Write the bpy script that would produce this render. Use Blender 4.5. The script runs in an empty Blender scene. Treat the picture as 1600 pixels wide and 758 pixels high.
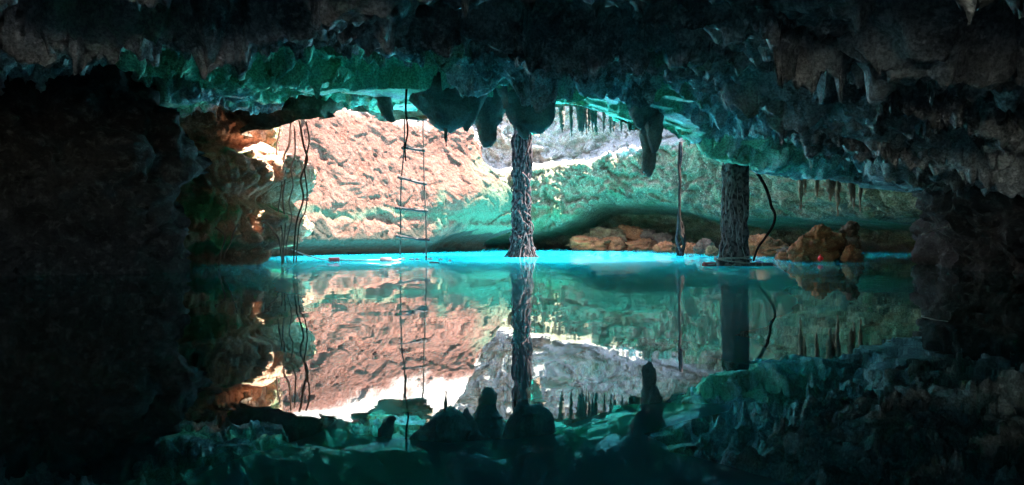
import bpy, math, random
import numpy as np
from mathutils import Vector

# ------------------------------------------------------------------ camera, sky, sun, exposure
sc = bpy.context.scene
H = 0.32                    # camera height above the water, metres
F = 1155.0                  # focal length in photo pixels
HOR = 370.0                 # horizon row in the photo
cam_d = bpy.data.cameras.new("camera")
cam_d.sensor_width = 36.0
cam_d.lens = F / 1600.0 * 36.0
cam_d.shift_y = -(379.0 - HOR) / 1600.0
cam_d.clip_start = 0.05
cam_d.clip_end = 500.0
cam = bpy.data.objects.new("camera", cam_d)
sc.collection.objects.link(cam)
cam.location = (0, 0, H)
cam.rotation_euler = (math.radians(90), 0, 0)
sc.camera = cam

SUN_EL, SUN_AZ = 66.0, 92.0          # azimuth clockwise from +Y: high, from the right
w = bpy.data.worlds.new("World")
sc.world = w
w.use_nodes = True
nt = w.node_tree
nt.nodes.clear()
wo = nt.nodes.new("ShaderNodeOutputWorld")
bg = nt.nodes.new("ShaderNodeBackground")
sky = nt.nodes.new("ShaderNodeTexSky")
sky.sky_type = 'NISHITA'
sky.sun_disc = False
sky.sun_elevation = math.radians(SUN_EL)
sky.sun_rotation = math.radians(SUN_AZ)
bg.inputs["Strength"].default_value = 0.15
nt.links.new(sky.outputs[0], bg.inputs[0])
nt.links.new(bg.outputs[0], wo.inputs[0])

sun_d = bpy.data.lights.new("sun", 'SUN')
sun_d.energy = 5.0
sun_d.angle = math.radians(0.5)
sun_d.color = (1.0, 0.95, 0.88)
sun = bpy.data.objects.new("sun", sun_d)
sc.collection.objects.link(sun)
e, a = math.radians(SUN_EL), math.radians(SUN_AZ)
to_sun = Vector((math.sin(a) * math.cos(e), math.cos(a) * math.cos(e), math.sin(e)))
sun.rotation_euler = (-to_sun).to_track_quat('-Z', 'Y').to_euler()
sun.location = (2, -4, 12)

sc.view_settings.view_transform = 'Standard'
sc.view_settings.look = 'None'
sc.view_settings.gamma = 1.0
sc.view_settings.use_curve_mapping = False
sc.view_settings.exposure = 3.6
sc.render.engine = 'CYCLES'
cy = sc.cycles
cy.max_bounces = 10
cy.diffuse_bounces = 7
cy.glossy_bounces = 4
cy.caustics_reflective = True
cy.blur_glossy = 1.0
cy.caustics_refractive = False
cy.sample_clamp_indirect = 3.0
cy.use_denoising = True

# ------------------------------------------------------------------ noise
rng = np.random.RandomState(7)
_perm = rng.permutation(256)
_perm = np.concatenate([_perm, _perm, _perm])
_grad = rng.normal(size=(256, 3))
_grad /= np.linalg.norm(_grad, axis=1)[:, None]
_rnd = rng.rand(256, 3)

def _hash(i, j, k):
    return _perm[_perm[_perm[i & 255] + (j & 255)] + (k & 255)]

def perlin(p):
    p = np.asarray(p, float)
    fl = np.floor(p).astype(int)
    f = p - fl
    u = f * f * f * (f * (f * 6 - 15) + 10)
    out = np.zeros(p.shape[:-1])
    for dx in (0, 1):
        wx = u[..., 0] if dx else 1 - u[..., 0]
        for dy in (0, 1):
            wy = u[..., 1] if dy else 1 - u[..., 1]
            for dz in (0, 1):
                wz = u[..., 2] if dz else 1 - u[..., 2]
                g = _grad[_hash(fl[..., 0] + dx, fl[..., 1] + dy, fl[..., 2] + dz)]
                d = (f[..., 0] - dx) * g[..., 0] + (f[..., 1] - dy) * g[..., 1] + (f[..., 2] - dz) * g[..., 2]
                out += wx * wy * wz * d
    return out * 1.6

def fbm(p, octv=4, gain=0.5, lac=2.03):
    p = np.asarray(p, float)
    out = np.zeros(p.shape[:-1]); amp = 1.0
    for o in range(octv):
        out += amp * perlin(p + o * 17.3)
        p = p * lac; amp *= gain
    return out

def ridged(p, octv=4, gain=0.5):
    p = np.asarray(p, float)
    out = np.zeros(p.shape[:-1]); amp = 1.0
    for o in range(octv):
        out += amp * (1 - np.abs(perlin(p + o * 9.7)) * 2)
        p = p * 2.07; amp *= gain
    return out

def worley(p):
    """distance to the nearest and to the second nearest cell point"""
    p = np.asarray(p, float)
    fl = np.floor(p).astype(int)
    f = p - fl
    d1 = np.full(p.shape[:-1], 9.0); d2 = d1.copy()
    for dx in (-1, 0, 1):
        for dy in (-1, 0, 1):
            for dz in (-1, 0, 1):
                r = _rnd[_hash(fl[..., 0] + dx, fl[..., 1] + dy, fl[..., 2] + dz)]
                d = np.sqrt((dx + r[..., 0] - f[..., 0]) ** 2 + (dy + r[..., 1] - f[..., 1]) ** 2 + (dz + r[..., 2] - f[..., 2]) ** 2)
                n1 = np.minimum(d1, d)
                d2 = np.minimum(np.maximum(d1, d), d2)
                d1 = n1
    return d1, d2

def cellval(p):
    """a constant random value per cell: blocks broken along joints"""
    p = np.asarray(p, float)
    fl = np.floor(p).astype(int); f = p - fl
    d1 = np.full(p.shape[:-1], 9.0); val = np.zeros(p.shape[:-1])
    for dx in (-1, 0, 1):
        for dy in (-1, 0, 1):
            for dz in (-1, 0, 1):
                h = _hash(fl[..., 0] + dx, fl[..., 1] + dy, fl[..., 2] + dz); r = _rnd[h]
                ex = f[..., 0] - dx - r[..., 0]; ey = f[..., 1] - dy - r[..., 1]; ez = f[..., 2] - dz - r[..., 2]
                d = np.sqrt(ex ** 2 + ey ** 2 + ez ** 2)
                g = _grad[h]
                v = r[..., 1] - 0.5 + 0.6 * (ex * g[..., 0] + ey * g[..., 1] + ez * g[..., 2])
                val = np.where(d < d1, v, val); d1 = np.minimum(d1, d)
    return val

def sstep(a, b, x):
    t = np.clip((x - a) / (b - a), 0, 1)
    return t * t * (3 - 2 * t)

def P(px, py, Y):
    """photo pixel at distance Y -> point in the place"""
    return Vector(((px - 800.0) / F * Y, Y, H + (HOR - py) / F * Y))

def water_Y(py):
    return H * F / (py - HOR)

# ------------------------------------------------------------------ mesh helpers
def link(o, parent=None):
    sc.collection.objects.link(o)
    if parent is not None:
        o.parent = parent
    return o

def make(name, verts, faces, mat, parent=None, smooth=True, attrs=None):
    me = bpy.data.meshes.new(name)
    verts = np.asarray(verts, np.float32)
    if isinstance(faces, np.ndarray):
        nf, k = faces.shape
        me.vertices.add(len(verts)); me.vertices.foreach_set("co", verts.ravel())
        me.loops.add(nf * k); me.loops.foreach_set("vertex_index", faces.ravel().astype(np.int32))
        me.polygons.add(nf)
        me.polygons.foreach_set("loop_start", np.arange(0, nf * k, k, dtype=np.int32))
        me.polygons.foreach_set("loop_total", np.full(nf, k, np.int32))
        me.update(calc_edges=True)
    else:
        me.from_pydata([tuple(map(float, v)) for v in verts], [], faces)
        me.update()
    if smooth:
        me.polygons.foreach_set("use_smooth", np.ones(len(me.polygons), bool))
    for k_, v_ in (attrs or {}).items():
        at = me.attributes.new(k_, 'FLOAT', 'POINT')
        at.data.foreach_set("value", np.asarray(v_, np.float32).ravel())
    me.materials.append(mat)
    return link(bpy.data.objects.new(name, me), parent)

def grid_faces(nu, nv, keep=None, flip=False, wrap=False):
    nn = nu if wrap else nu - 1
    i, j = np.meshgrid(np.arange(nn), np.arange(nv - 1), indexing='ij')
    i2 = (i + 1) % nu
    f = np.stack([i * nv + j, i2 * nv + j, i2 * nv + j + 1, i * nv + j + 1], -1)
    if flip:
        f = f[..., ::-1]
    if keep is not None:
        return f[keep]
    return f.reshape(-1, 4)

def tag(o, label=None, cat=None, group=None, kind=None):
    if label: o["label"] = label
    if cat: o["category"] = cat
    if group: o["group"] = group
    if kind: o["kind"] = kind
    return o

def empty(name, loc):
    o = bpy.data.objects.new(name, None)
    o.empty_display_size = 0.1
    link(o)
    o.location = loc
    bpy.context.view_layer.update()
    return o

def catmull(pts, step):
    pts = np.asarray(pts, float)
    p = np.vstack([2 * pts[0] - pts[1], pts, 2 * pts[-1] - pts[-2]])
    out = []
    for i in range(1, len(p) - 2):
        n = max(2, int(np.linalg.norm(p[i + 1] - p[i]) / step))
        t = np.linspace(0, 1, n, endpoint=False)[:, None]
        out.append(0.5 * (2 * p[i] + (p[i + 1] - p[i - 1]) * t + (2 * p[i - 1] - 5 * p[i] + 4 * p[i + 1] - p[i + 2]) * t ** 2
                          + (3 * p[i] - p[i - 1] - 3 * p[i + 1] + p[i + 2]) * t ** 3))
    out.append(pts[-1:])
    return np.vstack(out)

def tube_data(path, radii, sides=7, cap=True):
    """a tube along a path; returns verts, faces"""
    path = np.asarray(path, float); n = len(path)
    radii = np.broadcast_to(np.asarray(radii, float), (n,))
    tan = np.gradient(path, axis=0)
    tan /= np.linalg.norm(tan, axis=1)[:, None] + 1e-9
    ref = np.array([0.0, 1.0, 0.05]) if abs(tan[0][1]) < 0.9 else np.array([1.0, 0, 0])
    V = []
    for i in range(n):
        u = np.cross(tan[i], ref); u /= np.linalg.norm(u) + 1e-9
        v = np.cross(tan[i], u)
        for s in range(sides):
            an = 2 * math.pi * s / sides
            V.append(path[i] + radii[i] * (math.cos(an) * u + math.sin(an) * v))
    Fc = []
    for i in range(n - 1):
        for s in range(sides):
            s2 = (s + 1) % sides
            Fc.append((i * sides + s, i * sides + s2, (i + 1) * sides + s2, (i + 1) * sides + s))
    if cap:
        Fc.append(tuple(range(sides))[::-1]); Fc.append(tuple((n - 1) * sides + s for s in range(sides)))
    return V, Fc

class MB:
    def __init__(self): self.v = []; self.f = []
    def add(self, vf):
        b = len(self.v); self.v += list(vf[0]); self.f += [tuple(i + b for i in q) for q in vf[1]]
        return self
    def build(self, name, mat, parent=None, smooth=True):
        v = np.array([list(x) for x in self.v])
        if parent is not None:
            v = v - np.array(parent.matrix_world.translation)
        return make(name, v, self.f, mat, parent, smooth)

# ------------------------------------------------------------------ materials
def new_mat(name):
    m = bpy.data.materials.new(name); m.use_nodes = True
    n = m.node_tree; n.nodes.clear()
    out = n.nodes.new("ShaderNodeOutputMaterial")
    return m, n, out

def nd(n, typ, **kw):
    x = n.nodes.new(typ)
    for k, v in kw.items():
        if k in x.inputs: x.inputs[k].default_value = v
        else: setattr(x, k, v)
    return x

def mixc(n, fac, a_, b_, blend='MIX'):
    x = n.nodes.new("ShaderNodeMix"); x.data_type = 'RGBA'; x.blend_type = blend
    for sock, val in ((x.inputs[0], fac), (x.inputs[6], a_), (x.inputs[7], b_)):
        if isinstance(val, (int, float)): sock.default_value = val
        elif isinstance(val, tuple): sock.default_value = (*val, 1) if len(val) == 3 else val
        else: n.links.new(val, sock)
    return x.outputs[2]

def ramp(n, src, lo, hi):
    x = n.nodes.new("ShaderNodeMapRange"); x.interpolation_type = 'SMOOTHSTEP'
    x.inputs[1].default_value = lo; x.inputs[2].default_value = hi
    n.links.new(src, x.inputs[0])
    return x.outputs[0]

def rock_mat(name, c1, c2, c3=None, attrs=(), scale=3.0, bump=0.03, bscale=18.0, rough=0.9, speck=0.25, stretch=(1, 1, 1), crag=0.5, spec=0.25):
    """limestone: two or three mottled tones, stains and painted light from point attributes, relief at two sizes"""
    m, n, out = new_mat(name)
    tc = nd(n, "ShaderNodeTexCoord")
    mp = nd(n, "ShaderNodeMapping"); mp.inputs["Scale"].default_value = stretch
    n.links.new(tc.outputs["Object"], mp.inputs[0]); co = mp.outputs[0]
    n1 = nd(n, "ShaderNodeTexNoise", Scale=scale, Detail=6.0, Roughness=0.6); n.links.new(co, n1.inputs["Vector"])
    n2 = nd(n, "ShaderNodeTexNoise", Scale=scale * 6.1, Detail=5.0, Roughness=0.65); n.links.new(co, n2.inputs["Vector"])
    col = mixc(n, ramp(n, n1.outputs[0], 0.36, 0.64), c1, c2)
    if c3: col = mixc(n, ramp(n, n2.outputs[0], 0.5, 0.68), col, c3)
    for an, ac, lo, hi in attrs:
        at = nd(n, "ShaderNodeAttribute", attribute_name=an)
        ad = nd(n, "ShaderNodeMath", operation='MULTIPLY_ADD'); n.links.new(n2.outputs[0], ad.inputs[0]); ad.inputs[1].default_value = 0.6
        n.links.new(at.outputs["Fac"], ad.inputs[2])
        col = mixc(n, ramp(n, ad.outputs[0], 0.3 + lo, 0.3 + hi), col, ac)
    n3 = nd(n, "ShaderNodeTexNoise", Scale=bscale * 3.3, Detail=3.0, Roughness=0.7); n.links.new(co, n3.inputs["Vector"])
    if speck: col = mixc(n, speck, col, mixc(n, ramp(n, n3.outputs[0], 0.35, 0.65), (0.05, 0.05, 0.05), (1, 1, 1)), 'OVERLAY')
    b = nd(n, "ShaderNodeBsdfPrincipled", Roughness=rough)
    b.inputs["Specular IOR Level"].default_value = spec
    n.links.new(col, b.inputs["Base Color"])
    vo = nd(n, "ShaderNodeTexVoronoi", Scale=bscale * 0.7); n.links.new(co, vo.inputs["Vector"])
    nb = nd(n, "ShaderNodeTexNoise", Scale=bscale, Detail=7.0, Roughness=0.68); n.links.new(co, nb.inputs["Vector"])
    hs = nd(n, "ShaderNodeMath", operation='MULTIPLY_ADD'); n.links.new(vo.outputs["Distance"], hs.inputs[0]); hs.inputs[1].default_value = 0.35
    n.links.new(nb.outputs[0], hs.inputs[2])
    rg = nd(n, "ShaderNodeTexNoise", noise_type='RIDGED_MULTIFRACTAL', Scale=bscale * 0.4, Detail=6.0, Roughness=0.55); n.links.new(co, rg.inputs["Vector"])
    h2 = nd(n, "ShaderNodeMath", operation='MULTIPLY_ADD'); n.links.new(rg.outputs[0], h2.inputs[0]); h2.inputs[1].default_value = crag; n.links.new(hs.outputs[0], h2.inputs[2])
    bp = nd(n, "ShaderNodeBump", Strength=1.0, Distance=bump); n.links.new(h2.outputs[0], bp.inputs["Height"])
    n.links.new(bp.outputs[0], b.inputs["Normal"])
    n.links.new(b.outputs[0], out.inputs[0])
    return m

def plain_mat(name, c1, c2=None, rough=0.6, scale=20.0, bump=0.004, spec=0.4):
    m, n, out = new_mat(name)
    tc = nd(n, "ShaderNodeTexCoord")
    n1 = nd(n, "ShaderNodeTexNoise", Scale=scale, Detail=5.0); n.links.new(tc.outputs["Object"], n1.inputs["Vector"])
    col = mixc(n, ramp(n, n1.outputs[0], 0.38, 0.62), c1, c2 or c1)
    b = nd(n, "ShaderNodeBsdfPrincipled", Roughness=rough); b.inputs["Specular IOR Level"].default_value = spec
    n.links.new(col, b.inputs["Base Color"])
    bp = nd(n, "ShaderNodeBump", Strength=0.8, Distance=bump); n.links.new(n1.outputs[0], bp.inputs["Height"])
    n.links.new(bp.outputs[0], b.inputs["Normal"]); n.links.new(b.outputs[0], out.inputs[0])
    return m

ALGAE = (0.035, 0.17, 0.085)
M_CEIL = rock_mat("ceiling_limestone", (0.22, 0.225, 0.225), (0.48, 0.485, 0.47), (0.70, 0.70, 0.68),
                  attrs=(("algae_and_glow", (0.25, 0.52, 0.30), 0.05, 0.6),), scale=3.2, bump=0.028, bscale=16.0, speck=0.4, crag=0.5, rough=0.62, spec=0.4)
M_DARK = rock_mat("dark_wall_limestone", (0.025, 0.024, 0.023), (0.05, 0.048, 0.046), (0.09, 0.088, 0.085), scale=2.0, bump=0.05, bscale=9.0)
M_CLIFF = rock_mat("flowstone", (0.46, 0.245, 0.155), (0.26, 0.145, 0.09), (0.52, 0.32, 0.225),
                   attrs=(("algae_and_glow", (0.05, 0.17, 0.07), 0.05, 0.5),), scale=4.0, bump=0.03, bscale=16.0)
M_PINK = rock_mat("pink_limestone", (0.135, 0.053, 0.036), (0.10, 0.037, 0.023), (0.16, 0.076, 0.056),
                  attrs=(("pale", (0.36, 0.30, 0.26), 0.1, 0.6), ("algae_and_glow", (0.06, 0.085, 0.05), 0.0, 0.55), ("film_shade", (0.028, 0.022, 0.014), 0.1, 0.5)),
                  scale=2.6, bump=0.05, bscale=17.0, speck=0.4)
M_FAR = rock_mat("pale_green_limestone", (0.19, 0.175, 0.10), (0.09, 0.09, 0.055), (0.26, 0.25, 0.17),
                 attrs=(("pale", (0.34, 0.31, 0.27), 0.1, 0.6), ("algae_and_glow", (0.08, 0.135, 0.065), 0.05, 0.6), ("film_shade", (0.06, 0.05, 0.035), 0.1, 0.5)),
                 scale=3.0, bump=0.07, bscale=11.0, speck=0.5)
M_RIM = rock_mat("shaft_limestone", (0.16, 0.10, 0.065), (0.10, 0.08, 0.05), (0.2, 0.15, 0.11), scale=2.5, bump=0.05, bscale=9.0)
M_STAL = rock_mat("dripstone", (0.13, 0.115, 0.10), (0.24, 0.21, 0.18), None, scale=5.0, bump=0.03, bscale=20.0, rough=0.7, spec=0.3)

# ------------------------------------------------------------------ the opening in the roof (plan)
HOLE = np.array([(-3.35, 8.95), (-3.06, 8.2), (-2.62, 7.84), (-1.95, 7.95), (-1.8, 9.8), (-1.1, 9.8), (-0.95, 8.3), (-0.2, 8.35), (-0.05, 11.95), (0.35, 11.95), (0.5, 9.2), (1.7, 9.0),
                 (3.0, 9.8), (3.9, 12.2), (4.2, 14.5), (3.8, 16.2), (2.8, 17.3), (1.8, 18.1), (0.6, 18.4), (0.1, 18.5), (-0.6, 19.0), (-3.0, 19.0), (-4.5, 14.5), (-4.3, 12.0), (-3.5, 10.4)])

def in_poly(x, y, poly):
    ins = np.zeros(x.shape, bool); n = len(poly); j = n - 1
    for i in range(n):
        xi, yi = poly[i]; xj, yj = poly[j]
        c = ((yi > y) != (yj > y)) & (x < (xj - xi) * (y - yi) / (yj - yi + 1e-12) + xi)
        ins ^= c; j = i
    return ins

def poly_dist(x, y, poly):
    d = np.full(x.shape, 99.0); n = len(poly)
    for i in range(n):
        a_ = poly[i]; b_ = poly[(i + 1) % n]; ab = b_ - a_
        t = np.clip(((x - a_[0]) * ab[0] + (y - a_[1]) * ab[1]) / (ab @ ab), 0, 1)
        d = np.minimum(d, np.hypot(x - a_[0] - t * ab[0], y - a_[1] - t * ab[1]))
    return d

# ------------------------------------------------------------------ ceiling
CTRL = np.array([  # x, y, z of the underside
    (-4.5, -3, 1.7), (0, -3, 1.8), (4.5, -3, 1.6), (-5, 2, 1.65), (0, 2, 1.62), (4, 2, 1.4), (0, 3.6, 1.6), (-2.5, 3.6, 1.75), (2.5, 3.6, 1.35),
    (-4.5, 5, 1.55), (-2.6, 5.6, 1.86), (-1.3, 5.5, 1.92), (0, 5.6, 1.76), (1.4, 5.5, 1.62), (2.6, 5.4, 1.14), (3.8, 5.5, 0.92), (4.8, 5.5, 0.86),
    (-3.6, 7, 1.66), (-2.4, 7.2, 1.70), (-1.6, 7.3, 1.86), (-0.5, 7.2, 1.84), (0.6, 7.2, 1.84), (1.4, 7.2, 1.78), (2.3, 7.4, 1.14), (3.2, 7.4, 1.03), (4.2, 7.4, 0.92), (5.5, 7.4, 0.8),
    (-4.0, 8.4, 1.5), (-3.0, 8.5, 1.52), (-2.2, 8.5, 1.60), (-1.5, 8.6, 1.9), (-0.6, 8.6, 1.98), (0.5, 8.6, 2.02), (1.3, 8.4, 1.86), (1.9, 8.3, 1.30), (2.5, 8.3, 1.13), (3.3, 8.3, 1.06), (4.3, 8.4, 0.97), (5.5, 8.6, 0.85)])

def ceil_base(x, y):
    num = np.zeros(x.shape); den = np.zeros(x.shape)
    for cx, cy_, cz in CTRL:
        w_ = np.exp(-((x - cx) ** 2 + (y - cy_) ** 2) / (2 * 0.55 ** 2)) + 1e-3 / (0.3 + (x - cx) ** 2 + (y - cy_) ** 2) ** 2
        num += w_ * cz; den += w_
    z = num / den
    # beyond the lip the roof steps up into a higher vault round the opening
    lip = 8.05 - 0.3 * np.exp(-((x + 2.0) / 0.7) ** 2) - 0.25 * np.exp(-((x - 1.6) / 0.8) ** 2) + 0.3 * sstep(3.0, 5.0, x)
    up = sstep(0.0, 1.1, y - lip)
    vault = np.where(x > 2.5, 2.05 - 0.22 * (x - 2.5), 2.05) - 0.25 * sstep(-2.0, -3.5, x) + 0.26 * np.maximum(y - 10.5, 0)
    vault = np.where((x > 0.3) & (x < 2.4) & (y < 11.5), vault - 0.16 - 0.16 * (y - 8.2), vault)
    vault = vault + 0.4 * sstep(9.2, 10.4, y) * sstep(0.7, 0.5, np.abs(x - 0.15)) * sstep(13.0, 12.4, y)
    return z * (1 - up) + np.maximum(vault, z + 0.1) * up

def axis(parts):
    out = []
    for a_, b_, s in parts:
        out.append(np.arange(a_, b_, s))
    return np.concatenate(out)

cx = axis([(-8, -4.6, 0.1), (-4.6, 5.2, 0.0165), (5.2, 8.0, 0.1)])
cyv = axis([(-4.5, 1.6, 0.12), (1.6, 2.6, 0.03), (2.6, 9.3, 0.0175), (9.3, 13.2, 0.05), (13.2, 20, 0.08)])
X, Y = np.meshgrid(cx, cyv, indexing='ij')
Z = ceil_base(X, Y)
q = np.stack([X, Y, Z], -1)
warp = np.stack([fbm(q * 1.1 + 3, 3), fbm(q * 1.1 + 11, 3), fbm(q * 1.1 + 23, 3)], -1)
qw = q * np.array([1.0, 1.25, 1.0]) + warp * 0.45
big = fbm(qw * 0.9, 3)
d1, d2 = worley(qw * 2.1)
d3, d4 = worley(qw * 5.3 + warp)
rid = ridged(qw * 1.6, 4)
near_hole = np.exp(-poly_dist(X, Y, HOLE) / 0.8)
amp = 1.0 - 0.45 * near_hole
d5, d6 = worley(qw * 10.5 + 2 * warp)
dz = 0.17 * big + 0.13 * (0.5 - d1) - 0.03 * (0.5 - (d4 - d3)) + 0.08 * (0.5 - d3) - 0.07 * (rid - 0.9) + 0.045 * fbm(qw * 7, 4) - 0.03 * (0.5 - (d6 - d5))
# sharp ledges: the roof breaks off in steps that face the daylight
led = fbm(np.stack([X * 0.55, Y * 1.5, Z * 0], -1) + warp * 0.5 + 40, 3)
dz += 0.13 * (sstep(-0.05, 0.03, led) - 0.5) + 0.07 * (sstep(0.2, 0.25, led) - 0.5)
dz += 0.05 * (0.5 - np.abs(perlin(qw * np.array([3.3, 7.0, 3.0]) + 5)))
blk = 1 - 0.65 * sstep(5.0, 6.2, Y + 1.0 * sstep(0.5, -0.5, X))
dz += blk * (0.24 * cellval(qw * np.array([0.8, 2.0, 1.0]) + 3) + 0.10 * cellval(qw * np.array([2.4, 4.6, 2.4]) + 8)) + 0.03 * cellval(qw * np.array([6, 9, 6]) + 1)
pit = fbm(qw * 15 + 4, 3)
dz += 0.022 * pit + 0.03 * (ridged(qw * 5.5 + 13, 4, 0.6) - 1.0) - 0.035 * sstep(0.30, 0.05, worley(qw * 7.7 + 31)[0]) * -1.0
dz = dz * amp
# keep it above the water at the low right side
dz = np.where(Y > 6.6, np.maximum(dz, -0.13 + 0.06 * rid * 0), dz)
Zc = np.maximum(Z + dz, 0.42 + 0.1 * big)
hx = 0.10 * fbm(qw * 2.3 + 60, 3); hy = 0.13 * fbm(qw * 2.3 + 80, 3)
V = np.stack([X + hx, Y + hy, Zc], -1)
cxm = 0.25 * (X[1:, 1:] + X[:-1, 1:] + X[1:, :-1] + X[:-1, :-1]); cym = 0.25 * (Y[1:, 1:] + Y[:-1, 1:] + Y[1:, :-1] + Y[:-1, :-1])
keep = ~in_poly(cxm, cym, HOLE)
green_glow = 0.75 * sstep(5.4, 7.6, Y + 0.5 * big + 0.9 * sstep(0.5, -1.0, X)) + 0.75 * fbm(q * 1.6 + 9, 4) - 0.22  # green bounce light off the water painted in as a tint near the opening
green_glow = green_glow * (1 - 0.75 * sstep(1.8, 3.4, X)) * (1 - 0.8 * sstep(-2.9, -3.8, X))
ceiling = make("cave_ceiling", V.reshape(-1, 3), grid_faces(len(cx), len(cyv), keep, flip=True), M_CEIL, attrs={"algae_and_glow": green_glow})
tag(ceiling, kind="structure")

# ------------------------------------------------------------------ walls as displaced ribbons
def wall(name, plan, z0, z1, step, dz, mat, profile, attrs, namp=1.0, lift=None, fine=1.0, block=1.0):
    """plan runs clockwise seen from above; profile(pts, z) is the offset into the cave"""
    c = catmull(plan, step)
    t = np.gradient(c, axis=0); t /= np.linalg.norm(t, axis=1)[:, None] + 1e-9
    k = 9
    ker = np.ones(k) / k
    nrm = np.stack([t[:, 1], -t[:, 0]], 1)
    pad = np.pad(nrm, ((k // 2, k // 2), (0, 0)), mode='edge')
    nrm = np.stack([np.convolve(pad[:, i], ker, 'valid') for i in (0, 1)], 1)
    nrm /= np.linalg.norm(nrm, axis=1)[:, None]
    z = np.arange(z0, z1 + dz, dz)
    Xp = np.repeat(c[:, 0:1], len(z), 1); Yp = np.repeat(c[:, 1:2], len(z), 1); Zp = np.repeat(z[None], len(c), 0)
    s = np.concatenate([[0], np.cumsum(np.linalg.norm(np.diff(c, axis=0), axis=1))])
    S = np.repeat(s[:, None], len(z), 1)
    off = profile(Xp, Yp, Zp, S)
    if lift is not None: Zp = Zp + lift(Xp, Yp)
    q = np.stack([Xp, Yp, Zp], -1)
    wv = np.stack([fbm(q * 1.2 + 5, 3), fbm(q * 1.2 + 15, 3), fbm(q * 1.2 + 33, 3)], -1)
    q2 = q + 0.4 * wv
    a1, a2 = worley(q2 * 2.0 + 7)
    n_ = 0.22 * fbm(q2 * 0.9 + 2, 3) - 0.14 * (a1 - 0.5) + fine * (0.06 * ridged(q2 * 2.2, 4) + 0.035 * fbm(q2 * 6.5, 4) - 0.05 * (worley(q2 * 5.1)[0] - 0.5))
    off = off + n_ * namp + 0.16 * block * cellval(q2 * np.array([1.8, 1.8, 2.4]) + 3) + 0.07 * block * cellval(q2 * np.array([5, 5, 6.5]) + 5) - 0.06 * block * sstep(0.035, 0.0, worley(q2 * 1.3 + 21)[1] - worley(q2 * 1.3 + 21)[0])
    Vv = np.stack([Xp + nrm[:, 0:1] * off, Yp + nrm[:, 1:2] * off, Zp + 0.07 * namp * wv[..., 2]], -1)
    at = {k_: f_(Vv[..., 0], Vv[..., 1], Vv[..., 2], S, off) for k_, f_ in attrs.items()}
    o = make(name, Vv.reshape(-1, 3), grid_faces(len(c), len(z), flip=True), mat, attrs=at)
    return tag(o, kind="structure")

def nz3(x, y, z, s=1.0, o=0.0, oc=3):
    return fbm(np.stack([x, y, z], -1) * s + o, oc)

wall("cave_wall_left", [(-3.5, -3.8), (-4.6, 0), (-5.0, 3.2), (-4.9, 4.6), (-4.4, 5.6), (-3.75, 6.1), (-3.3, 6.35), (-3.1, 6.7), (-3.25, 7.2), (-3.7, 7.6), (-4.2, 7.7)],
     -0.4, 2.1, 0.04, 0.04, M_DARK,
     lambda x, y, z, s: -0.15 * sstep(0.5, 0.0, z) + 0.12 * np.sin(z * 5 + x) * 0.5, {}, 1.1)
wall("cave_wall_back", [(3.6, -3.2), (2, -3.7), (-2, -3.7), (-3.8, -3.2)], -0.4, 0.88, 0.1, 0.1, M_DARK, lambda x, y, z, s: 0 * z, {}, 0.6)  # kept low: an added, unseen cave mouth lets fill light reach the ceiling
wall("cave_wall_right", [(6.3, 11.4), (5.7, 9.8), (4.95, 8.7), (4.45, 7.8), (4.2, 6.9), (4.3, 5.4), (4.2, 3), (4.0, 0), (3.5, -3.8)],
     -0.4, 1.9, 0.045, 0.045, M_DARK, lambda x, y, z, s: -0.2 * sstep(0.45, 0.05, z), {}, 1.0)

# left cliff: shelves and hanging curtains of flowstone
def cliff_prof(x, y, z, s):
    nn = nz3(x, y, z, 1.6, 3)
    fold = np.abs(np.sin(s * 17 + 3.0 * nn + 1.3 * np.sin(z * 5)))
    fold2 = np.abs(np.sin(s * 41 + 4 * nz3(x, y, z * 0.6, 3, 9)))
    o = -0.12 + 0 * z
    z1 = 1.02 + 0.07 * np.sin(s * 4.2) + 0.05 * nn         # under edge of the upper shelf
    z2 = 0.55 + 0.06 * np.sin(s * 5.3 + 1) + 0.05 * nn     # under edge of the lower shelf
    z0 = 0.20 + 0.14 * nz3(s, s * 0, z * 0, 2.5, 20)       # fringe above the undercut foot
    o = o + 0.30 * sstep(1.46, 1.28, z) * sstep(z1 - 0.30, z1 - 0.05, z)
    o = o + 0.26 * sstep(z2 + 0.22, z2 + 0.0, z) * sstep(z0 - 0.03, z0 + 0.06, z)
    o = o - 0.38 * sstep(z0 + 0.08, z0 - 0.10, z) * (1 - 0.85 * sstep(1.15, 1.45, s) * sstep(2.3, 2.0, s))
    o = o + (0.085 * fold + 0.03 * fold2) * sstep(1.42, 1.12, z) * (0.35 + sstep(0.1, 0.5, np.abs(np.sin(z * 4.4 + nn))))
    o = o - 0.22 * sstep(1.20, 1.30, z) * sstep(1.46, 1.36, z) * sstep(-0.1, 0.15, nn + 0.1)
    return o
wall("cliff_wall", [(-4.2, 7.5), (-3.6, 7.75), (-3.1, 8.0), (-2.8, 8.25), (-2.72, 8.6), (-2.85, 9.2), (-3.2, 10.1), (-3.9, 11.2), (-4.3, 12)],
     -0.4, 1.9, 0.016, 0.016, M_CLIFF, cliff_prof,
     {"algae_and_glow": lambda x, y, z, s, o: 0.22 + 0.6 * nz3(x, y, z, 1.8, 50) + 0.28 * sstep(0.75, 0.6, z) * sstep(0.4, 0.55, z) - 0.35 * sstep(-3.1, -2.6, x)}, 0.55, block=0.8)

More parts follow.
